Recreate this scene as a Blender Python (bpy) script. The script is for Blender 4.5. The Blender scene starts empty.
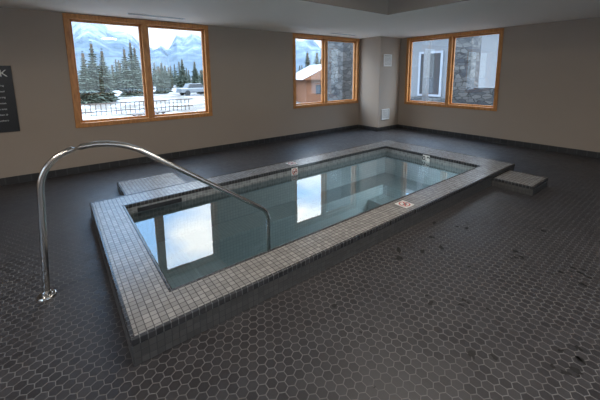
import bpy, bmesh, math, random
from mathutils import Vector, Matrix, noise
random.seed(7)
scene=bpy.context.scene
COL=scene.collection

# ------------------------------------------------------------------ node helpers
class NT:
    def __init__(s,name):
        s.m=bpy.data.materials.new(name); s.m.use_nodes=True
        s.t=s.m.node_tree; s.n=s.t.nodes; s.l=s.t.links
        s.b=s.n['Principled BSDF']; s.out=s.n['Material Output']
    def new(s,t,**k):
        n=s.n.new(t)
        for a,v in k.items(): setattr(n,a,v)
        return n
    def link(s,a,b): s.l.new(a,b)
    def setin(s,sock,v):
        if hasattr(v,'is_linked') or isinstance(v,bpy.types.NodeSocket): s.l.new(v,sock)
        else: sock.default_value=v
    def math(s,op,a,b=0.0,c=None,clamp=False):
        n=s.new('ShaderNodeMath',operation=op,use_clamp=clamp)
        s.setin(n.inputs[0],a); s.setin(n.inputs[1],b)
        if c is not None: s.setin(n.inputs[2],c)
        return n.outputs[0]
    def vm(s,op,a,b=(0,0,0),c=None):
        n=s.new('ShaderNodeVectorMath',operation=op)
        s.setin(n.inputs[0],a)
        if len(n.inputs)>1 : s.setin(n.inputs[1],b)
        if c is not None: s.setin(n.inputs[2],c)
        return n.outputs['Value'] if op in('DOT_PRODUCT','LENGTH','DISTANCE') else n.outputs[0]
    def mix(s,f,a,b):
        n=s.new('ShaderNodeMix',data_type='RGBA')
        s.setin(n.inputs['Factor'],f); s.setin(n.inputs[6],a); s.setin(n.inputs[7],b)
        return n.outputs[2]
    def pos(s):
        return s.new('ShaderNodeTexCoord').outputs['Object']
    def noise(s,scale,vec=None,detail=3,rough=.5):
        n=s.new('ShaderNodeTexNoise'); n.inputs['Scale'].default_value=scale
        n.inputs['Detail'].default_value=detail; n.inputs['Roughness'].default_value=rough
        s.link(vec if vec else s.pos(),n.inputs['Vector']); return n.outputs['Fac']
    def ramp(s,f,stops):
        r=s.new('ShaderNodeValToRGB'); s.link(f,r.inputs[0]); e=r.color_ramp.elements
        while len(e)<len(stops): e.new(.5)
        for i,(p,c) in enumerate(stops): e[i].position=p; e[i].color=c
        return r.outputs[0]
    def bump(s,h,strength=.3,dist=.01):
        b=s.new('ShaderNodeBump'); b.inputs['Strength'].default_value=strength; b.inputs['Distance'].default_value=dist
        s.link(h,b.inputs['Height']); s.link(b.outputs[0],s.b.inputs['Normal'])
def c4(c): return (c[0],c[1],c[2],1)
def simple(name,col,rough=.5,metal=0,var=.08,scale=8,spec=None,bump=0):
    t=NT(name); f=t.noise(scale)
    a=tuple(x*(1-var) for x in col); b=tuple(min(1,x*(1+var)) for x in col)
    t.setin(t.b.inputs['Base Color'],t.mix(f,c4(a),c4(b)))
    t.b.inputs['Roughness'].default_value=rough; t.b.inputs['Metallic'].default_value=metal
    if spec is not None: t.b.inputs['Specular IOR Level'].default_value=spec
    if bump: t.bump(t.noise(scale*12),bump,.003)
    return t.m

# ------------------------------------------------------------------ materials
M={}
M['wall']=simple('wall_paint',(.375,.303,.243),.75,var=.03,scale=1.5,bump=.05)
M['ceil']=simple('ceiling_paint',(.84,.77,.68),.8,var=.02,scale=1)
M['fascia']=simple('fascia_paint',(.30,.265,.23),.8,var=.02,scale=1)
M['white']=simple('white_plastic',(.72,.71,.68),.4,var=.03)
M['black']=simple('black_panel',(.012,.012,.014),.35,var=.1)
M['steel']=simple('brushed_steel',(.56,.54,.51),.2,metal=1,var=.05,scale=40)
M['needles']=simple('conifer_needles',(.030,.042,.026),.8,var=.6,scale=3)
M['trunk']=simple('bark',(.10,.07,.05),.9,var=.3)
M['roofsnow']=simple('roof_snow',(.24,.25,.27),.8)
M['siding']=simple('siding',(.13,.132,.135),.7,var=.06)
M['redwood']=simple('chalet_wood',(.16,.062,.026),.7,var=.25,scale=3)
M['symbolred']=simple('symbol_red',(.45,.05,.03),.5)
M['railing']=simple('deck_railing_paint',(.07,.045,.03),.6)
M['carpaint2']=simple('car_paint_silver',(.15,.16,.17),.3)
M['rubber']=simple('rubber',(.02,.02,.02),.8)
M['darkglass']=simple('tinted_glass',(.02,.025,.03),.1)
M['debris']=simple('debris_dark',(.010,.009,.008),.6,var=.3)
def snow():
    t=NT('patchy_snow')
    n=t.noise(.45,None,7,.7)
    t.setin(t.b.inputs['Base Color'],t.ramp(n,[(.47,(.095,.078,.062,1)),(.56,(.30,.31,.33,1))]))
    t.b.inputs['Roughness'].default_value=.9; return t.m
M['snow']=snow()

def wood():
    t=NT('varnished_pine'); p=t.pos()
    mp=t.new('ShaderNodeMapping'); t.link(p,mp.inputs[0]); mp.inputs['Scale'].default_value=(6,6,1.2)
    n=t.noise(5,mp.outputs[0],5,.6)
    t.setin(t.b.inputs['Base Color'],t.ramp(n,[(.3,(.40,.150,.038,1)),(.7,(.66,.30,.09,1))]))
    t.b.inputs['Roughness'].default_value=.4; return t.m
M['wood']=wood()

def hexfloor():
    t=NT('hex_floor_tile'); p=t.pos(); S=.058
    q=t.vm('MULTIPLY',p,(1/S,1/S,0)); q=t.vm('ADD',q,(500,500*1.7320508,0))
    r=(1,1.7320508,1); h=(.5,.8660254,0)
    def cell(v):
        n=t.new('ShaderNodeVectorMath',operation='MODULO'); t.link(v,n.inputs[0]); n.inputs[1].default_value=r
        return t.vm('SUBTRACT',n.outputs[0],h)
    a=cell(q); b=cell(t.vm('SUBTRACT',q,h))
    da=t.vm('DOT_PRODUCT',a,a); db=t.vm('DOT_PRODUCT',b,b)
    sel=t.math('LESS_THAN',da,db)
    mx=t.new('ShaderNodeMix',data_type='VECTOR'); t.link(sel,mx.inputs[0]); t.link(b,mx.inputs[4]); t.link(a,mx.inputs[5])
    g=mx.outputs[1]; ab=t.vm('ABSOLUTE',g)
    sx=t.new('ShaderNodeSeparateXYZ'); t.link(ab,sx.inputs[0])
    d=t.math('MAXIMUM',t.vm('DOT_PRODUCT',ab,(.5,.8660254,0)),sx.outputs[0])
    e=t.math('SUBTRACT',.5,d)
    mr=t.new('ShaderNodeMapRange',interpolation_type='SMOOTHSTEP'); t.link(e,mr.inputs[0])
    mr.inputs[1].default_value=.015; mr.inputs[2].default_value=.055
    tile=mr.outputs[0]
    idv=t.vm('SUBTRACT',q,g)
    wn=t.new('ShaderNodeTexWhiteNoise',noise_dimensions='3D')
    t.link(t.vm('SNAP',idv,(.25,.25,.25)),wn.inputs[0])
    tc=t.mix(wn.outputs[0],(.022,.020,.022,1),(.034,.031,.033,1))
    st=t.noise(1.3,None,4,.6)
    tc=t.mix(t.math('MULTIPLY',st,.3),tc,(.055,.051,.051,1))
    gc=t.mix(t.noise(2.2,None,3,.6),(.06,.055,.053,1),(.20,.19,.18,1))
    t.setin(t.b.inputs['Base Color'],t.mix(tile,gc,tc))
    sm=t.noise(2.6,None,5,.65)
    ro=t.math('MULTIPLY_ADD',tile,-.38,.70)
    ro=t.math('ADD',ro,t.math('MULTIPLY',wn.outputs[0],.10))
    ro=t.math('ADD',ro,t.math('MULTIPLY',sm,.15))
    t.setin(t.b.inputs['Roughness'],ro)
    t.bump(tile,.6,.003); return t.m
M['hex']=hexfloor()

def mosaic(name,c1,c2,grout,size=.05,rough=.3,top=True):
    t=NT(name); p=t.pos()
    gm=t.new('ShaderNodeNewGeometry'); 
    an=t.vm('ABSOLUTE',gm.outputs['True Normal'])
    sn=t.new('ShaderNodeSeparateXYZ'); t.link(an,sn.inputs[0])
    sp=t.new('ShaderNodeSeparateXYZ'); t.link(t.vm('MULTIPLY',p,(1/size,)*3),sp.inputs[0])
    es=[]
    for i in range(3):
        f=t.math('FRACT',t.math('ADD',sp.outputs[i],100.02))
        e=t.math('MINIMUM',f,t.math('SUBTRACT',1.0,f))
        e=t.math('ADD',e,sn.outputs[i])   # ignore axis along normal
        es.append(e)
    e=t.math('MINIMUM',es[0],t.math('MINIMUM',es[1],es[2]))
    mr=t.new('ShaderNodeMapRange',interpolation_type='SMOOTHSTEP'); t.link(e,mr.inputs[0])
    mr.inputs[1].default_value=.03; mr.inputs[2].default_value=.085
    wn=t.new('ShaderNodeTexWhiteNoise',noise_dimensions='3D')
    t.link(t.vm('FLOOR',t.vm('ADD',t.vm('MULTIPLY',p,(1/size,)*3),(100.02,)*3)),wn.inputs[0])
    t.setin(t.b.inputs['Base Color'],t.mix(mr.outputs[0],c4(grout),t.mix(wn.outputs[0],c4(c1),c4(c2))))
    t.b.inputs['Roughness'].default_value=rough
    t.bump(mr.outputs[0],.5,.002); return t.m
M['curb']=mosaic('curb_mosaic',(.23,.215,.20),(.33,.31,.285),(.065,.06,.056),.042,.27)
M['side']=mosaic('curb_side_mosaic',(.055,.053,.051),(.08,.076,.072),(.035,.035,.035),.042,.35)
M['edge']=mosaic('edge_mosaic',(.022,.022,.024),(.045,.044,.045),(.12,.12,.12),.042,.25)
M['basetile']=mosaic('baseboard_tile',(.025,.024,.025),(.04,.038,.038),(.06,.06,.06),.15,.4)
M['pool']=mosaic('pool_interior_tile',(.48,.55,.57),(.54,.61,.63),(.38,.43,.45),.042,.4)
M['poolband']=mosaic('waterline_tile',(.16,.17,.17),(.25,.26,.26),(.32,.33,.33),.042,.25)

def stone():
    t=NT('ledge_stone'); p=t.pos()
    v=t.new('ShaderNodeTexVoronoi'); v.inputs['Scale'].default_value=1
    t.link(t.vm('MULTIPLY',p,(4,4,9)),v.inputs['Vector'])
    v2=t.new('ShaderNodeTexVoronoi',feature='DISTANCE_TO_EDGE'); v2.inputs['Scale'].default_value=1
    t.link(t.vm('MULTIPLY',p,(4,4,9)),v2.inputs['Vector'])
    bw=t.new('ShaderNodeSeparateColor'); t.link(v.outputs['Color'],bw.inputs[0])
    col=t.mix(bw.outputs[0],(.035,.037,.042,1),(.12,.117,.11,1))
    e=t.math('GREATER_THAN',v2.outputs['Distance'],.05)
    t.setin(t.b.inputs['Base Color'],t.mix(e,(.02,.02,.02,1),col)); t.b.inputs['Roughness'].default_value=.9
    return t.m
M['stone']=stone()

def mountain_mat():
    t=NT('mountain_rock_snow')
    n=t.noise(.06,None,9,.75)
    sz=t.new('ShaderNodeSeparateXYZ'); t.link(t.pos(),sz.inputs[0])
    hgt=t.math('MULTIPLY_ADD',sz.outputs[2],.006,-.18)
    v=t.math('ADD',n,hgt)
    t.setin(t.b.inputs['Base Color'],t.ramp(v,[(.40,(.035,.055,.072,1)),(.55,(.065,.092,.13,1)),(.66,(.17,.20,.24,1))]))
    t.b.inputs['Roughness'].default_value=1; return t.m
M['mountain']=mountain_mat()

def glass():
    t=NT('window_glass'); t.n.remove(t.b)
    tr=t.new('ShaderNodeBsdfTransparent'); tr.inputs[0].default_value=(.94,.96,.96,1)
    gl=t.new('ShaderNodeBsdfGlossy'); gl.inputs['Roughness'].default_value=.01
    mx=t.new('ShaderNodeMixShader'); mx.inputs[0].default_value=.05
    t.link(tr.outputs[0],mx.inputs[1]); t.link(gl.outputs[0],mx.inputs[2]); t.link(mx.outputs[0],t.out.inputs[0])
    return t.m
M['glass']=glass()
def water():
    t=NT('pool_water'); t.n.remove(t.b)
    tr=t.new('ShaderNodeBsdfTransparent'); tr.inputs[0].default_value=(.66,.77,.81,1)
    gl=t.new('ShaderNodeBsdfGlossy'); gl.inputs['Roughness'].default_value=.0
    fr=t.new('ShaderNodeFresnel'); fr.inputs['IOR'].default_value=1.4
    b=t.new('ShaderNodeBump'); b.inputs['Strength'].default_value=.03; b.inputs['Distance'].default_value=.02
    t.link(t.noise(3.0,None,2,.4),b.inputs['Height'])
    t.link(b.outputs[0],gl.inputs['Normal']); 
    mx=t.new('ShaderNodeMixShader'); t.link(t.math('MULTIPLY',fr.outputs[0],1.7,clamp=True),mx.inputs[0])
    t.link(tr.outputs[0],mx.inputs[1]); t.link(gl.outputs[0],mx.inputs[2]); t.link(mx.outputs[0],t.out.inputs[0])
    return t.m
M['water']=water()
def emis(name,col,s):
    t=NT(name); t.b.inputs['Emission Color'].default_value=c4(col); t.b.inputs['Emission Strength'].default_value=s; return t.m
M['fill_lamp']=emis('fill_lamp_lens',(1,.93,.82),6)  # glowing lens of the added ceiling fill lamps
M['poollens']=emis('pool_lamp_lens',(.85,.97,1),4)

# ------------------------------------------------------------------ mesh helpers
def add_box(bm,x0,x1,y0,y1,z0,z1,mi=0):
    vs=[bm.verts.new(v) for v in((x0,y0,z0),(x1,y0,z0),(x1,y1,z0),(x0,y1,z0),(x0,y0,z1),(x1,y0,z1),(x1,y1,z1),(x0,y1,z1))]
    for f in((3,2,1,0),(4,5,6,7),(0,1,5,4),(1,2,6,5),(2,3,7,6),(3,0,4,7)):
        F=bm.faces.new([vs[i] for i in f]); F.material_index=mi
    return vs
def finish(bm,name,mats,parent=None,bevel=0,smooth=False):
    me=bpy.data.meshes.new(name); bm.to_mesh(me); bm.free()
    for m in mats: me.materials.append(M[m] if isinstance(m,str) else m)
    o=bpy.data.objects.new(name,me); COL.objects.link(o)
    if smooth:
        for p in me.polygons: p.use_smooth=True
    if bevel:
        b=o.modifiers.new('bevel','BEVEL'); b.width=bevel; b.segments=2; b.limit_method='ANGLE'
    if parent: o.parent=parent
    return o
def boxes(name,lst,mats,parent=None,bevel=0):
    bm=bmesh.new()
    for b in lst: add_box(bm,*b)
    return finish(bm,name,mats,parent,bevel)
def empty(name,loc=(0,0,0)):
    o=bpy.data.objects.new(name,None); COL.objects.link(o); o.location=loc; return o
def tube(name,pts,r,mat,parent=None):
    cu=bpy.data.curves.new(name,'CURVE'); cu.dimensions='3D'; cu.bevel_depth=r; cu.bevel_resolution=6; cu.use_fill_caps=True
    sp=cu.splines.new('POLY'); sp.points.add(len(pts)-1)
    for i,p in enumerate(pts): sp.points[i].co=(*p,1)
    o=bpy.data.objects.new(name+'_c',cu); COL.objects.link(o)
    me=bpy.data.meshes.new_from_object(o.evaluated_get(bpy.context.evaluated_depsgraph_get()))
    bpy.data.objects.remove(o); o=bpy.data.objects.new(name,me); COL.objects.link(o)
    me.materials.clear(); me.materials.append(M[mat])
    for p in me.polygons: p.use_smooth=True
    if parent:o.parent=parent
    return o
def fillet(pts,rad,n=10):
    out=[Vector(pts[0])]
    for i in range(1,len(pts)-1):
        a,b,c=Vector(pts[i-1]),Vector(pts[i]),Vector(pts[i+1]); r=rad[i-1]
        p0=b+(a-b).normalized()*r; p2=b+(c-b).normalized()*r
        for k in range(n+1):
            t=k/n; out.append(p0*(1-t)**2+b*2*t*(1-t)+p2*t*t)
    out.append(Vector(pts[-1])); return out

# ------------------------------------------------------------------ dimensions
L,W,h=5.47,2.42,.1685
ix0,ix1,iy0,iy1=.30,4.94,.30,2.08
YW,XW,X0,Y0=4.523,7.75,-4.2,-5.2
SZ,CZ=2.576,2.98
T=.22
zb=-.75

# floor with an opening for the basin
bm=bmesh.new()
for b in((X0,ix0,Y0,YW),(ix1,XW,Y0,YW),(ix0,ix1,Y0,iy0),(ix0,ix1,iy1,YW)):
    add_box(bm,b[0],b[1],b[2],b[3],-.05,0)
finish(bm,'floor',['hex'])

# walls with window openings
W1=(.03,2.365,.755,2.565); W2=(4.463,6.80,.755,2.565); WR=(1.177,3.598,.725,2.56)
WF=(-1.5,4.5,.75,2.5); WL=(-3.0,1.5,.75,2.5)  # openings for the added front and left windows
CZ2=CZ+.1
boxes('wall_back',[(X0-T,W1[0],YW,YW+T,-.05,CZ2),(W1[1],W2[0],YW,YW+T,-.05,CZ2),(W2[1],XW+T,YW,YW+T,-.05,CZ2),
  (W1[0],W1[1],YW,YW+T,-.05,W1[2]),(W1[0],W1[1],YW,YW+T,W1[3],CZ2),(W2[0],W2[1],YW,YW+T,-.05,W2[2]),(W2[0],W2[1],YW,YW+T,W2[3],CZ2)],['wall'])
boxes('wall_right',[(XW,XW+T,Y0,WR[0],-.05,CZ2),(XW,XW+T,WR[1],YW,-.05,CZ2),(XW,XW+T,WR[0],WR[1],-.05,WR[2]),(XW,XW+T,WR[0],WR[1],WR[3],CZ2)],['wall'])
boxes('wall_left',[(X0-T,X0,Y0,WL[0],-.05,CZ2),(X0-T,X0,WL[1],YW,-.05,CZ2),(X0-T,X0,WL[0],WL[1],-.05,WL[2]),(X0-T,X0,WL[0],WL[1],WL[3],CZ2)],['wall'])
boxes('wall_front',[(X0-T,WF[0],Y0-T,Y0,-.05,CZ2),(WF[1],XW+T,Y0-T,Y0,-.05,CZ2),(WF[0],WF[1],Y0-T,Y0,-.05,WF[2]),(WF[0],WF[1],Y0-T,Y0,WF[3],CZ2)],['wall'])
bx,by=6.845,3.80
boxes('wall_corner_column',[(bx,XW,by,YW,0,SZ)],['wall'])
# ceiling : raised tray + lowered soffit
SX,SY=4.42,1.74
bm=bmesh.new()
add_box(bm,X0-T,XW+T,Y0-T,YW+T,CZ,CZ+.1,0)
add_box(bm,X0,XW,SY,YW,SZ,CZ,0); add_box(bm,SX,XW,Y0,SY,SZ,CZ,0)
bm.normal_update()
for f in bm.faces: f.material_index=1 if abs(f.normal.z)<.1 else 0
finish(bm,'ceiling',['ceil','fascia'])

# baseboards
bt,bh=.012,.11
boxes('baseboard_back',[(X0,bx,YW-bt,YW,0,bh)],['basetile'])
boxes('baseboard_column',[(bx-bt,bx,by-bt,YW-bt,0,bh),(bx,XW-bt,by-bt,by,0,bh)],['basetile'])
boxes('baseboard_right',[(XW-bt,XW,Y0,by-bt,0,bh)],['basetile'])

# windows
def window(name,w,side,mull):
    e=empty(name); a0,a1,z0,z1=w; fw=.075; md=.09
    pl={'back':('y',YW,1),'right':('x',XW,1),'front':('y',Y0,-1),'left':('x',X0,-1)}[side]
    def B(a,b,d0,d1,za,zb_):
        # depth d: 0 = interior wall face, positive outward
        p,q=sorted((pl[1]+pl[2]*d0,pl[1]+pl[2]*d1))
        return (a,b,p,q,za,zb_) if pl[0]=='y' else (p,q,a,b,za,zb_)
    fr=[B(a0,a1,-.02,.14,z0,z0+fw),B(a0,a1,-.02,.14,z1-fw,z1),B(a0,a0+fw,-.02,.14,z0+fw,z1-fw),B(a1-fw,a1,-.02,.14,z0+fw,z1-fw),
        B(mull-md/2,mull+md/2,-.01,.14,z0+fw,z1-fw)]
    boxes('frame',fr,['wood'],e,.006)
    sash=[]
    for p,q in((a0+fw,mull-md/2),(mull+md/2,a1-fw)):
        s=.035
        sash+=[B(p,q,.06,.11,z0+fw,z0+fw+s),B(p,q,.06,.11,z1-fw-s,z1-fw),B(p,p+s,.06,.11,z0+fw+s,z1-fw-s),B(q-s,q,.06,.11,z0+fw+s,z1-fw-s)]
    boxes('sash',sash,['wood'],e,.003)
    boxes('glass_pane',[B(a0+fw,mull-md/2,.082,.088,z0+fw,z1-fw),B(mull+md/2,a1-fw,.082,.088,z0+fw,z1-fw)],['glass'],e)
    # sky portal filling the wall opening (sampling aid, emits nothing itself)
    li=bpy.data.lights.new(name+'_daylight','AREA'); li.shape='RECTANGLE'; li.size=a1-a0; li.size_y=z1-z0; li.cycles.is_portal=True
    o=bpy.data.objects.new('daylight',li); COL.objects.link(o); o.parent=e
    m=(a0+a1)/2; zc=(z0+z1)/2; d=pl[1]+pl[2]*.2
    rot={'back':0,'right':-math.pi/2,'front':math.pi,'left':math.pi/2}[side]
    o.location=(m,d,zc) if pl[0]=='y' else (d,m,zc)
    o.rotation_euler=(-math.pi/2,0,rot)
window('window_1',W1,'back',1.19); window('window_2',W2,'back',5.55); window('window_3',WR,'right',2.36)
window('fill_window_front',WF,'front',1.5); window('fill_window_left',WL,'left',-.75)  # added unseen windows, throw fill light onto back and right walls

# ------------------------------------------------------------------ hot tub
tub=empty('hot_tub')
bm=bmesh.new()
def ring(bm,x0,x1,y0,y1,wx,wy,wx2,wy2,z0,z1,mi):
    add_box(bm,x0,x1,y0,y0+wy,z0,z1,mi); add_box(bm,x0,x1,y1-wy2,y1,z0,z1,mi)
    add_box(bm,x0,x0+wx,y0+wy,y1-wy2,z0,z1,mi); add_box(bm,x1-wx2,x1,y0+wy,y1-wy2,z0,z1,mi)
ring(bm,0,L,0,W,ix0,iy0,L-ix1,W-iy1,0,h-.003,0)
bm.normal_update()
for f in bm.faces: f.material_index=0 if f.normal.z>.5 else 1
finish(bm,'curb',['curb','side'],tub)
bm=bmesh.new()
e=.024
ring(bm,-.003,L+.003,-.003,W+.003,e,e,e,e,h-.042,h,0)
ring(bm,ix0-e,ix1+e,iy0-e,iy1+e,e+.003,e+.003,e+.003,e+.003,h-.042,h,0)
finish(bm,'edge_tiles',['edge'],tub,.005)
# basin
bm=bmesh.new()
t_=.1
add_box(bm,ix0-t_,ix1+t_,iy0-t_,iy1+t_,zb-.1,zb,0)
for b in((ix0-t_,ix0,iy0-t_,iy1+t_),(ix1,ix1+t_,iy0-t_,iy1+t_),(ix0,ix1,iy0-t_,iy0),(ix0,ix1,iy1,iy1+t_)):
    add_box(bm,b[0],b[1],b[2],b[3],zb,-.051,0)
finish(bm,'basin_shell',['pool'],tub)
boxes('waterline_band',[(ix0,ix1,iy1-.006,iy1,-.05,h-.045),(ix0,ix1,iy0,iy0+.006,-.05,h-.045),
      (ix1-.006,ix1,iy0+.006,iy1-.006,-.05,h-.045),(ix0,ix0+.006,iy0+.006,iy1-.006,-.05,h-.045)],['poolband'],tub)
bn=.42
boxes('bench',[(ix0+.006,ix1-.006,iy1-bn,iy1-.006,zb,-.38),(ix1-.6,ix1-.006,iy0+.006,iy1-bn,zb,-.38),(ix1-1.0,ix1-.6,iy0+.006,iy1-bn,zb,-.56),
      (ix0+.006,ix0+.45,iy0+.006,iy1-bn,zb,-.30),(ix0+.45,ix0+.85,iy0+.006,iy1-bn,zb,-.52)],['pool'],tub,.01)
wz=.05
bm=bmesh.new()
vs=[bm.verts.new(v) for v in((ix0+.006,iy0+.006,wz),(ix1-.006,iy0+.006,wz),(ix1-.006,iy1-.006,wz),(ix0+.006,iy1-.006,wz))]; bm.faces.new(vs)
finish(bm,'water_surface',['water'],tub)
# underwater lamp on the near long wall (real pool light)
bm=bmesh.new(); bmesh.ops.create_cone(bm,cap_ends=True,segments=28,radius1=.09,radius2=.09,depth=.012,matrix=Matrix.Translation((4.2,iy0+.012,-.30))@Matrix.Rotation(math.pi/2,4,'X'))
finish(bm,'pool_lamp',['poollens'],tub)
li=bpy.data.lights.new('pool_lamp_bulb','AREA'); li.shape='DISK'; li.size=.18; li.energy=8; li.color=(.82,.95,1)
o=bpy.data.objects.new('pool_lamp_bulb',li); COL.objects.link(o); o.location=(4.2,iy0+.03,-.30); o.rotation_euler=(math.pi/2,0,0); o.parent=tub
# skimmer slot
boxes('skimmer_slot',[(.42,.92,iy1-.012,iy1-.006,.055,.105)],['black'],tub)
# steps
def step(name,x0,x1,y0,y1,z,sides):
    bm=bmesh.new(); add_box(bm,x0,x1,y0,y1,0,z-.003); bm.normal_update()
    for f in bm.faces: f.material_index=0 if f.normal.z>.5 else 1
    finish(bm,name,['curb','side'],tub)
    bm=bmesh.new(); ring(bm,x0-.003,x1+.003,y0-.003,y1+.003 if sides else y1,e,e,e,e,z-.042,z,0)
    finish(bm,name+'_edge_tiles',['edge'],tub,.005)
step('entry_step',4.62,5.22,-.50,-.004,.12,False)
step('rear_step',.38,1.16,W+.008,3.22,.11,True)

# marker tiles
def marker(name,c,axis,kind,s=.15,rot=0):
    e_=empty(name)
    bm=bmesh.new(); add_box(bm,-s/2,s/2,-s/2,s/2,0,.004); o=finish(bm,'tile',['white'],e_)
    if kind=='nodive':
        bm=bmesh.new(); n=24; r1,r2=s*.42,s*.33
        for i in range(n):
            a,b=2*math.pi*i/n,2*math.pi*(i+1)/n
            bm.faces.new([bm.verts.new((r*math.cos(t),r*math.sin(t),.0052)) for r,t in((r1,a),(r1,b),(r2,b),(r2,a))])
        finish(bm,'ring_symbol',['symbolred'],e_)
        bm=bmesh.new(); add_box(bm,-s*.33,s*.33,-.006,.006,.0045,.0056)
        bmesh.ops.rotate(bm,verts=bm.verts,cent=(0,0,0),matrix=Matrix.Rotation(.8,3,'Z')); finish(bm,'slash',['symbolred'],e_)
        bm=bmesh.new()
        add_box(bm,-.03,.022,-.008,.008,.0045,.005); add_box(bm,.026,.042,-.008,.008,.0045,.005); add_box(bm,-.005,.01,-.03,0,.0045,.005)
        finish(bm,'diver_symbol',['black'],e_)
    else:
        cu=bpy.data.curves.new('digits','FONT'); cu.body=kind; cu.size=s*.85; cu.align_x='CENTER'; cu.align_y='CENTER'; cu.extrude=.0008; cu.offset=.003
        o=bpy.data.objects.new('digits',cu); COL.objects.link(o); cu.materials.append(M['black']); o.parent=e_; o.location=(0,0,.0055)
    e_.location=c
    if axis=='z': e_.rotation_euler=(0,0,rot)
    elif axis=='-y': e_.rotation_euler=(math.pi/2,0,0)
    elif axis=='-x': e_.rotation_euler=(math.pi/2,0,-math.pi/2)
    e_.parent=tub
marker('no_diving_tile',(2.74,.15,h+.0005),'z','nodive')
marker('no_diving_tile_rear',(2.66,iy1-.0065,.092),'-y','nodive',.12)
marker('no_diving_tile_top',(2.74,W-.17,h+.0005),'z','nodive',.15)
marker('depth_marker_tile',(ix1-.0065,1.2,.09),'-x','0.9',.13)

# ------------------------------------------------------------------ handrail
rail=empty('handrail')
pts=fillet([(-.39,1.04,0),(-.33,1.04,1.03),(.13,1.0,1.13),(1.41,.85,.22),(1.41,.85,-.36)],[.24,.26,.10],12)
tube('rail_tube',pts,.022,'steel',rail)
bm=bmesh.new()
bmesh.ops.create_cone(bm,cap_ends=True,segments=32,radius1=.062,radius2=.055,depth=.014,matrix=Matrix.Translation((-.39,1.04,.007)))
bmesh.ops.create_cone(bm,cap_ends=True,segments=32,radius1=.034,radius2=.026,depth=.03,matrix=Matrix.Translation((-.39,1.04,.027)))
finish(bm,'flange',['steel'],rail,.003)

# ------------------------------------------------------------------ wall things
sg=empty('safety_sign')
boxes('panel',[(-1.45,-.655,YW-.02,YW,.79,1.755)],['black'],sg,.003)
def text(body,size,x,z,al='RIGHT'):
    cu=bpy.data.curves.new('lettering','FONT'); cu.body=body; cu.size=size; cu.align_x=al; cu.extrude=.001
    o=bpy.data.objects.new('lettering',cu); COL.objects.link(o); cu.materials.append(M['white']); o.parent=sg
    o.location=(x,YW-.022,z); o.rotation_euler=(math.pi/2,0,0)
text('OWN RISK',.14,-.70,1.60)
for i,s in enumerate(['No diving or jumping','Children must be supervised','Shower before entering','Maximum ten minutes','No glass in hot tub area','Do not use when ill','Maximum ten bathers']):
    text(s,.035,-.76,1.46-i*.085)
def louver(name,c,w,hh,y):
    e_=empty(name); x,z=c
    boxes('frame',[(x-w/2,x+w/2,y-.02,y,z-hh/2,z-hh/2+.025),(x-w/2,x+w/2,y-.02,y,z+hh/2-.025,z+hh/2),(x-w/2,x-w/2+.025,y-.02,y,z-hh/2+.025,z+hh/2-.025),(x+w/2-.025,x+w/2,y-.02,y,z-hh/2+.025,z+hh/2-.025)],['white'],e_,.002)
    n=8; boxes('slats',[(x-w/2+.025,x+w/2-.025,y-.012,y-.004,z-hh/2+.03+i*(hh-.06)/n,z-hh/2+.03+(i+.55)*(hh-.06)/n) for i in range(n)],['white'],e_)
    boxes('recess',[(x-w/2+.025,x+w/2-.025,y-.003,y,z-hh/2+.025,z+hh/2-.025)],['fascia'],e_)
louver('wall_vent',(7.16,1.95),.34,.32,by)
louver('wall_vent.001',(7.14,.46),.34,.30,by)
def cvent(name,x,y,w,d):
    e_=empty(name); z=SZ
    boxes('frame',[(x-w/2,x+w/2,y-d/2,y-d/2+.015,z-.008,z),(x-w/2,x+w/2,y+d/2-.015,y+d/2,z-.008,z),(x-w/2,x-w/2+.015,y-d/2+.015,y+d/2-.015,z-.008,z),(x+w/2-.015,x+w/2,y-d/2+.015,y+d/2-.015,z-.008,z)],['white'],e_)
    boxes('slot',[(x-w/2+.015,x+w/2-.015,y-d/2+.015,y+d/2-.015,z-.003,z)],['black'],e_)
cvent('ceiling_vent',1.3,4.05,.9,.10); cvent('ceiling_vent.001',5.7,4.05,.9,.10)

# added ceiling fill lamps, out of view, to brighten the interior
def fill_lamp(name,x,y,z,power):
    e_=empty(name)
    bm=bmesh.new(); bmesh.ops.create_cone(bm,cap_ends=True,segments=32,radius1=.09,radius2=.10,depth=.02,matrix=Matrix.Translation((x,y,z-.01))); finish(bm,'fill_lamp_trim',['white'],e_)
    bm=bmesh.new(); bmesh.ops.create_cone(bm,cap_ends=True,segments=32,radius1=.07,radius2=.07,depth=.004,matrix=Matrix.Translation((x,y,z-.023))); finish(bm,'lens',['fill_lamp'],e_)
    li=bpy.data.lights.new('fill_bulb','AREA'); li.shape='DISK'; li.size=.5; li.energy=power; li.color=(1,.92,.82)
    o=bpy.data.objects.new('fill_bulb',li); COL.objects.link(o); o.location=(x,y,z-.04); o.parent=e_
for i,(x,y) in enumerate([(-2.2,-2.8),(1.6,-2.8),(-2.2,.4),(2.2,-.4)]):
    fill_lamp('ceiling_fill_lamp' if i==0 else 'ceiling_fill_lamp.%03d'%i,x,y,CZ,36)

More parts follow.
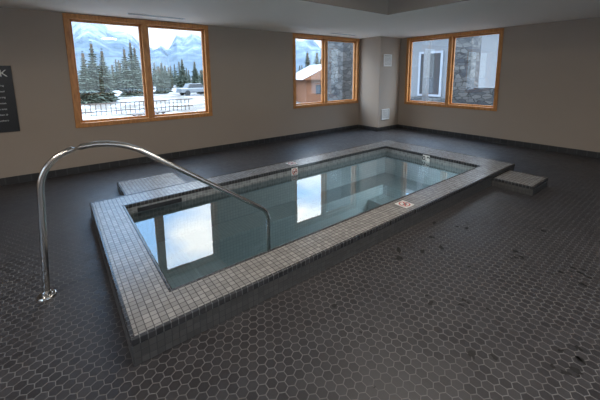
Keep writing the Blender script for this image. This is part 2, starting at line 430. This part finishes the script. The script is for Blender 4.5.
# floor debris
bm=bmesh.new()
def blob(x,y,r,sx=1,ang=0):
    n=9; vs=[]
    for i in range(n):
        a=2*math.pi*i/n; rr=r*random.uniform(.4,1.1)*.62
        px,py=rr*math.cos(a)*sx,rr*math.sin(a); vs.append(bm.verts.new((x+px*math.cos(ang)-py*math.sin(ang),y+px*math.sin(ang)+py*math.cos(ang),.003)))
    bm.faces.new(vs)
for x,y,r,s,a in[(2.05,-.28,.07,1.3,0),(2.15,-.2,.05,2,1),(2.3,-.35,.05,1.5,.4),(2.5,-.42,.05,1.6,.9),(2.6,-.25,.04,1,0),(1.55,-1.12,.04,1.4,.5),(1.63,-1.2,.03,1.7,1.2),(1.75,-.75,.03,1.8,.2),(2.9,-.12,.04,2,.2),(2.9,-1.2,.03,1.4,.8),(3.6,-.9,.04,1.3,.1),(4.0,-1.5,.04,1.6,.3),(1.2,-.35,.03,1.5,.3)]:
    blob(x,y,r,s,a)
for i in range(60): blob(random.uniform(.6,6),random.uniform(-3,-.15),random.uniform(.008,.02),1.5,random.random()*3)
for i in range(14):
    cx,cy=random.uniform(.8,5),random.uniform(-2,-.25)
    for k in range(4): blob(cx+random.uniform(-.1,.1),cy+random.uniform(-.06,.06),random.uniform(.015,.035),1.6,random.random()*3)
finish(bm,'floor_debris',['debris'])

# ------------------------------------------------------------------ outside
gz=-.7
bm=bmesh.new(); n=40
g=[[None]*(n+1) for _ in range(n+1)]
for i in range(n+1):
    for j in range(n+1):
        x=-150+350*i/n; y=-60+320*j/n
        g[i][j]=bm.verts.new((x,y,gz-.3+.3*noise.noise(Vector((x*.08,y*.08,0)))))
for i in range(n):
    for j in range(n): bm.faces.new((g[i][j],g[i+1][j],g[i+1][j+1],g[i][j+1]))
finish(bm,'snowy_ground',['snow'],smooth=True)
def conifer(bm,x,y,H,R,tiers=26):
    z0=gz-.4
    add_box(bm,x-.1,x+.1,y-.1,y+.1,z0,z0+H*.9,1)
    for k in range(tiers):
        t=k/tiers; zt=z0+H*(.08+.90*t); r=R*(1-t)**.8*random.uniform(.7,1.15)
        nb_=max(7,int(15*(1-t))+4); a0=random.random()*6
        for i in range(nb_):
            a=a0+2*math.pi*(i+random.uniform(-.3,.3))/nb_; rr=r*random.uniform(.65,1.2); wd=.10*rr+.07
            ca,sa=math.cos(a),math.sin(a); dr=-.28*rr+random.uniform(-.05,.05)
            p0=bm.verts.new((x,y,zt+.10*r)); 
            p1=bm.verts.new((x+ca*rr*.55-sa*wd,y+sa*rr*.55+ca*wd,zt+dr*.45-.06))
            p2=bm.verts.new((x+ca*rr,y+sa*rr,zt+dr))
            p3=bm.verts.new((x+ca*rr*.55+sa*wd,y+sa*rr*.55-ca*wd,zt+dr*.45-.06))
            p4=bm.verts.new((x+ca*rr*.5,y+sa*rr*.5,zt+dr*.5-.22*(1-t)-.08))
            bm.faces.new((p0,p1,p2,p3)); bm.faces.new((p0,p4,p2))
bm=bmesh.new()
for x,y,H_,R in[(2.2,33,5.2,1.1),(3.0,34,6.2,1.2),(3.9,35,5.6,1.1),(7.0,42,6.4,1.2),(7.9,43,7.4,1.3),(8.9,46,7.0,1.3),(10.2,47,5,1.2),(11.9,46,3.8,1.1),(13.2,50,5,1.2),(14.2,52,4.6,1.2),(16.3,50,5.6,1.3),(16.8,43,3.6,1.0),(19,52,5.4,1.3),
   (14.6,19.6,4.6,1.0),(17.9,24.5,5.4,1.1),(19.5,25.5,6.2,1.2),(25,29.3,5.8,1.3),(32.3,36,6.5,1.5),(28,24,4.5,1.2),(37,33,6.5,1.5),(45,22,6.5,1.5),(50,26,8,1.7),(44,18.5,5.6,1.4),(52,20,8,1.8)]:
    conifer(bm,x,y,H_,R)
for i in range(230):
    a=math.radians(random.uniform(10,105)); r=random.uniform(60,115)
    conifer(bm,r*math.cos(a),r*math.sin(a),random.uniform(3.8,6.5),random.uniform(1.3,1.9),12)
finish(bm,'conifer_forest',['needles','trunk'])
bm=bmesh.new(); na,nr=160,18; rows=[]
def peak(d):
    v=34
    v+=44*max(0,1-abs(d-85)/9)+26*max(0,1-abs(d-70)/7)+22*max(0,1-abs(d-52)/8)+20*max(0,1-abs(d-30)/14)
    return v+8*noise.noise(Vector((d*.6,1,0)))
for i in range(na+1):
    dg=-10+130*i/na; a=math.radians(dg); row=[]
    for k in range(nr+1):
        r=240+13*k; t=k/nr
        z=gz-2+peak(dg)*t+12*t*noise.noise(Vector((a*24,t*6,3)))
        row.append(bm.verts.new((r*math.cos(a),r*math.sin(a),z)))
    rows.append(row)
for i in range(na):
    for k in range(nr): bm.faces.new((rows[i][k],rows[i+1][k],rows[i+1][k+1],rows[i][k+1]))
finish(bm,'mountain_range',['mountain'])
def house(name,c,w,d,hh,rh,rot,wallm):
    e_=empty(name)
    boxes('walls',[(-w/2,w/2,-d/2,d/2,0,hh)],[wallm],e_)
    bm=bmesh.new(); o=.5
    v=[bm.verts.new(p) for p in((-w/2-o,-d/2-o,hh-.1),(w/2+o,-d/2-o,hh-.1),(w/2+o,d/2+o,hh-.1),(-w/2-o,d/2+o,hh-.1),(0,-d/2-o,hh+rh),(0,d/2+o,hh+rh))]
    for f in((0,1,4),(2,3,5),(1,2,5,4),(3,0,4,5),(3,2,1,0)): bm.faces.new([v[i] for i in f])
    bm.normal_update()
    for f in bm.faces: f.material_index=0 if f.normal.z>.3 else 1
    finish(bm,'roof',['roofsnow',wallm],e_)
    boxes('house_windows',[(-w*.3,-w*.1,-d/2-.04,-d/2,hh*.4,hh*.75),(w*.1,w*.3,-d/2-.04,-d/2,hh*.4,hh*.75)],['darkglass'],e_)
    e_.location=c; e_.rotation_euler=(0,0,rot)
house('chalet',(20.5,21.8,gz-.4),4.6,5,2.3,1.3,-.35,'redwood')
# neighbouring wing seen through the right window
nb=empty('neighbour_building')
boxes('walls',[(14,20,5.2,11,gz-.5,4.2)],['siding'],nb)
boxes('eaves',[(13.3,20.6,4.6,11.6,4.2,4.45)],['roofsnow'],nb)
boxes('house_windows',[(13.95,14,6.0,7.0,.6,2.5)],['darkglass'],nb)
boxes('window_trim',[(13.93,13.99,5.9,6.0,.5,2.6),(13.93,13.99,7.0,7.1,.5,2.6),(13.93,13.99,6,7,2.5,2.6),(13.93,13.99,6,7,.5,.6)],['roofsnow'],nb)
boxes('stone_cladding',[(13.9,13.999,5.15,11,gz-.5,.45)],['stone'],nb)
boxes('stone_pillar',[(7.15,7.75,5.5,6.3,gz-.5,3.4)],['stone'])
boxes('stone_pillar.001',[(10,10.6,2.85,3.4,gz-.5,3.4)],['stone'])
boxes('stone_garden_wall',[(10,10.4,-.5,2.84,gz-.5,1.15)],['stone'])
boxes('porch_post',[(9.6,9.75,4.05,4.2,gz-.5,3.4)],['siding'])
def car(name,x,y,rot,mat):
    e_=empty(name); bm=bmesh.new(); add_box(bm,-2.1,2.1,-.85,.85,.35,.95); o=finish(bm,'body',[mat],e_,.12)
    bm=bmesh.new(); v=add_box(bm,-1.3,1.1,-.75,.75,.9,1.5)
    for q in v[4:]: q.co.x*=.7; q.co.y*=.85
    finish(bm,'cabin',['darkglass'],e_,.08)
    for i,(a,b) in enumerate(((-1.3,-.8),(1.3,-.8),(-1.3,.8),(1.3,.8))):
        bm=bmesh.new(); bmesh.ops.create_cone(bm,cap_ends=True,segments=24,radius1=.34,radius2=.34,depth=.22,matrix=Matrix.Translation((a,b,.34))@Matrix.Rotation(math.pi/2,4,'X')); finish(bm,'wheel_%d'%(i+1),['rubber'],e_)
    e_.location=(x,y,gz-.3); e_.rotation_euler=(0,0,rot)
car('parked_car',14.5,40,.1,'carpaint2')
# picnic table on the snowy patio
pt=empty('picnic_table'); pt.location=(3.4,15,gz-.25); pt.rotation_euler=(0,0,.3)
lst=[(-.9,.9,-.38+i*.155,-.25+i*.155,.72,.76) for i in range(5)]
lst+=[(-.9,.9,s*.75-.13,s*.75+.13,.43,.47) for s in(-1,1)]
for x in(-.6,.6): lst+=[(x-.04,x+.04,-.75,.75,.39,.43),(x-.04,x+.04,-.35,.35,.68,.72),(x-.04,x+.04,-.5,-.42,0,.39),(x-.04,x+.04,.42,.5,0,.39),(x-.04,x+.04,-.3,-.22,.43,.68),(x-.04,x+.04,.22,.3,.43,.68)]
boxes('timber',lst,['railing'],pt)
bm=bmesh.new()
for i in range(32): add_box(bm,-1+i*.28,-.96+i*.28,22,22.05,gz-.3,gz+.5)
add_box(bm,-1,8,22.01,22.04,gz,gz+.06);add_box(bm,-1,8,21.98,22.07,gz+.5,gz+.57)
finish(bm,'deck_railing',['railing'])

# ------------------------------------------------------------------ world : overcast sky, brighter towards the zenith
w=bpy.data.worlds.new('daylight_sky'); scene.world=w; w.use_nodes=True
nt=w.node_tree; bg=nt.nodes['Background']
tc=nt.nodes.new('ShaderNodeTexCoord'); nz=nt.nodes.new('ShaderNodeTexNoise'); nz.inputs['Scale'].default_value=3.0; nz.inputs['Detail'].default_value=7
mp=nt.nodes.new('ShaderNodeMapping'); mp.inputs['Scale'].default_value=(1,1,2.2)
nt.links.new(tc.outputs['Generated'],mp.inputs[0]); nt.links.new(mp.outputs[0],nz.inputs['Vector'])
rp=nt.nodes.new('ShaderNodeValToRGB'); nt.links.new(nz.outputs['Fac'],rp.inputs[0])
rp.color_ramp.elements[0].position=.42; rp.color_ramp.elements[0].color=(.30,.54,.90,1)
rp.color_ramp.elements[1].position=.62; rp.color_ramp.elements[1].color=(1,1,1,1)
sx=nt.nodes.new('ShaderNodeSeparateXYZ'); nt.links.new(tc.outputs['Generated'],sx.inputs[0])
lo=nt.nodes.new('ShaderNodeMapRange'); nt.links.new(sx.outputs[2],lo.inputs[0]); lo.inputs[1].default_value=.2; lo.inputs[2].default_value=.36
mxw=nt.nodes.new('ShaderNodeMix'); mxw.data_type='RGBA'; nt.links.new(lo.outputs[0],mxw.inputs[0]); mxw.inputs[6].default_value=(.80,.90,1,1); nt.links.new(rp.outputs[0],mxw.inputs[7])
nt.links.new(mxw.outputs[2],bg.inputs[0])
mr=nt.nodes.new('ShaderNodeMapRange'); nt.links.new(sx.outputs[2],mr.inputs[0])
mr.inputs[1].default_value=.2; mr.inputs[2].default_value=.65; mr.inputs[3].default_value=1.7; mr.inputs[4].default_value=12
nt.links.new(mr.outputs[0],bg.inputs[1])

# ------------------------------------------------------------------ camera
f,py,pitch,yaw,roll=318.11,124.32,.1568,.6566,-.0084
a=math.pi/2-yaw
F=Vector((math.cos(a),math.sin(a),0)); R=Vector((math.sin(a),-math.cos(a),0)); U=Vector((0,0,1))
Fw=F*math.cos(pitch)-U*math.sin(pitch); Uw=U*math.cos(pitch)+F*math.sin(pitch)
R2=R*math.cos(roll)+Uw*math.sin(roll); U2=Uw*math.cos(roll)-R*math.sin(roll)
cam=bpy.data.cameras.new('camera'); co=bpy.data.objects.new('camera',cam); COL.objects.link(co)
mw=Matrix((R2,U2,-Fw)).transposed().to_4x4(); mw.translation=Vector((-.1997,-1.7874,1.6)); co.matrix_world=mw
cam.sensor_width=36; cam.lens=f/600*36; cam.shift_y=-(200-py)/600; cam.clip_end=1000; cam.clip_start=.05
scene.camera=co
scene.view_settings.view_transform='Standard'
scene.view_settings.exposure=.25
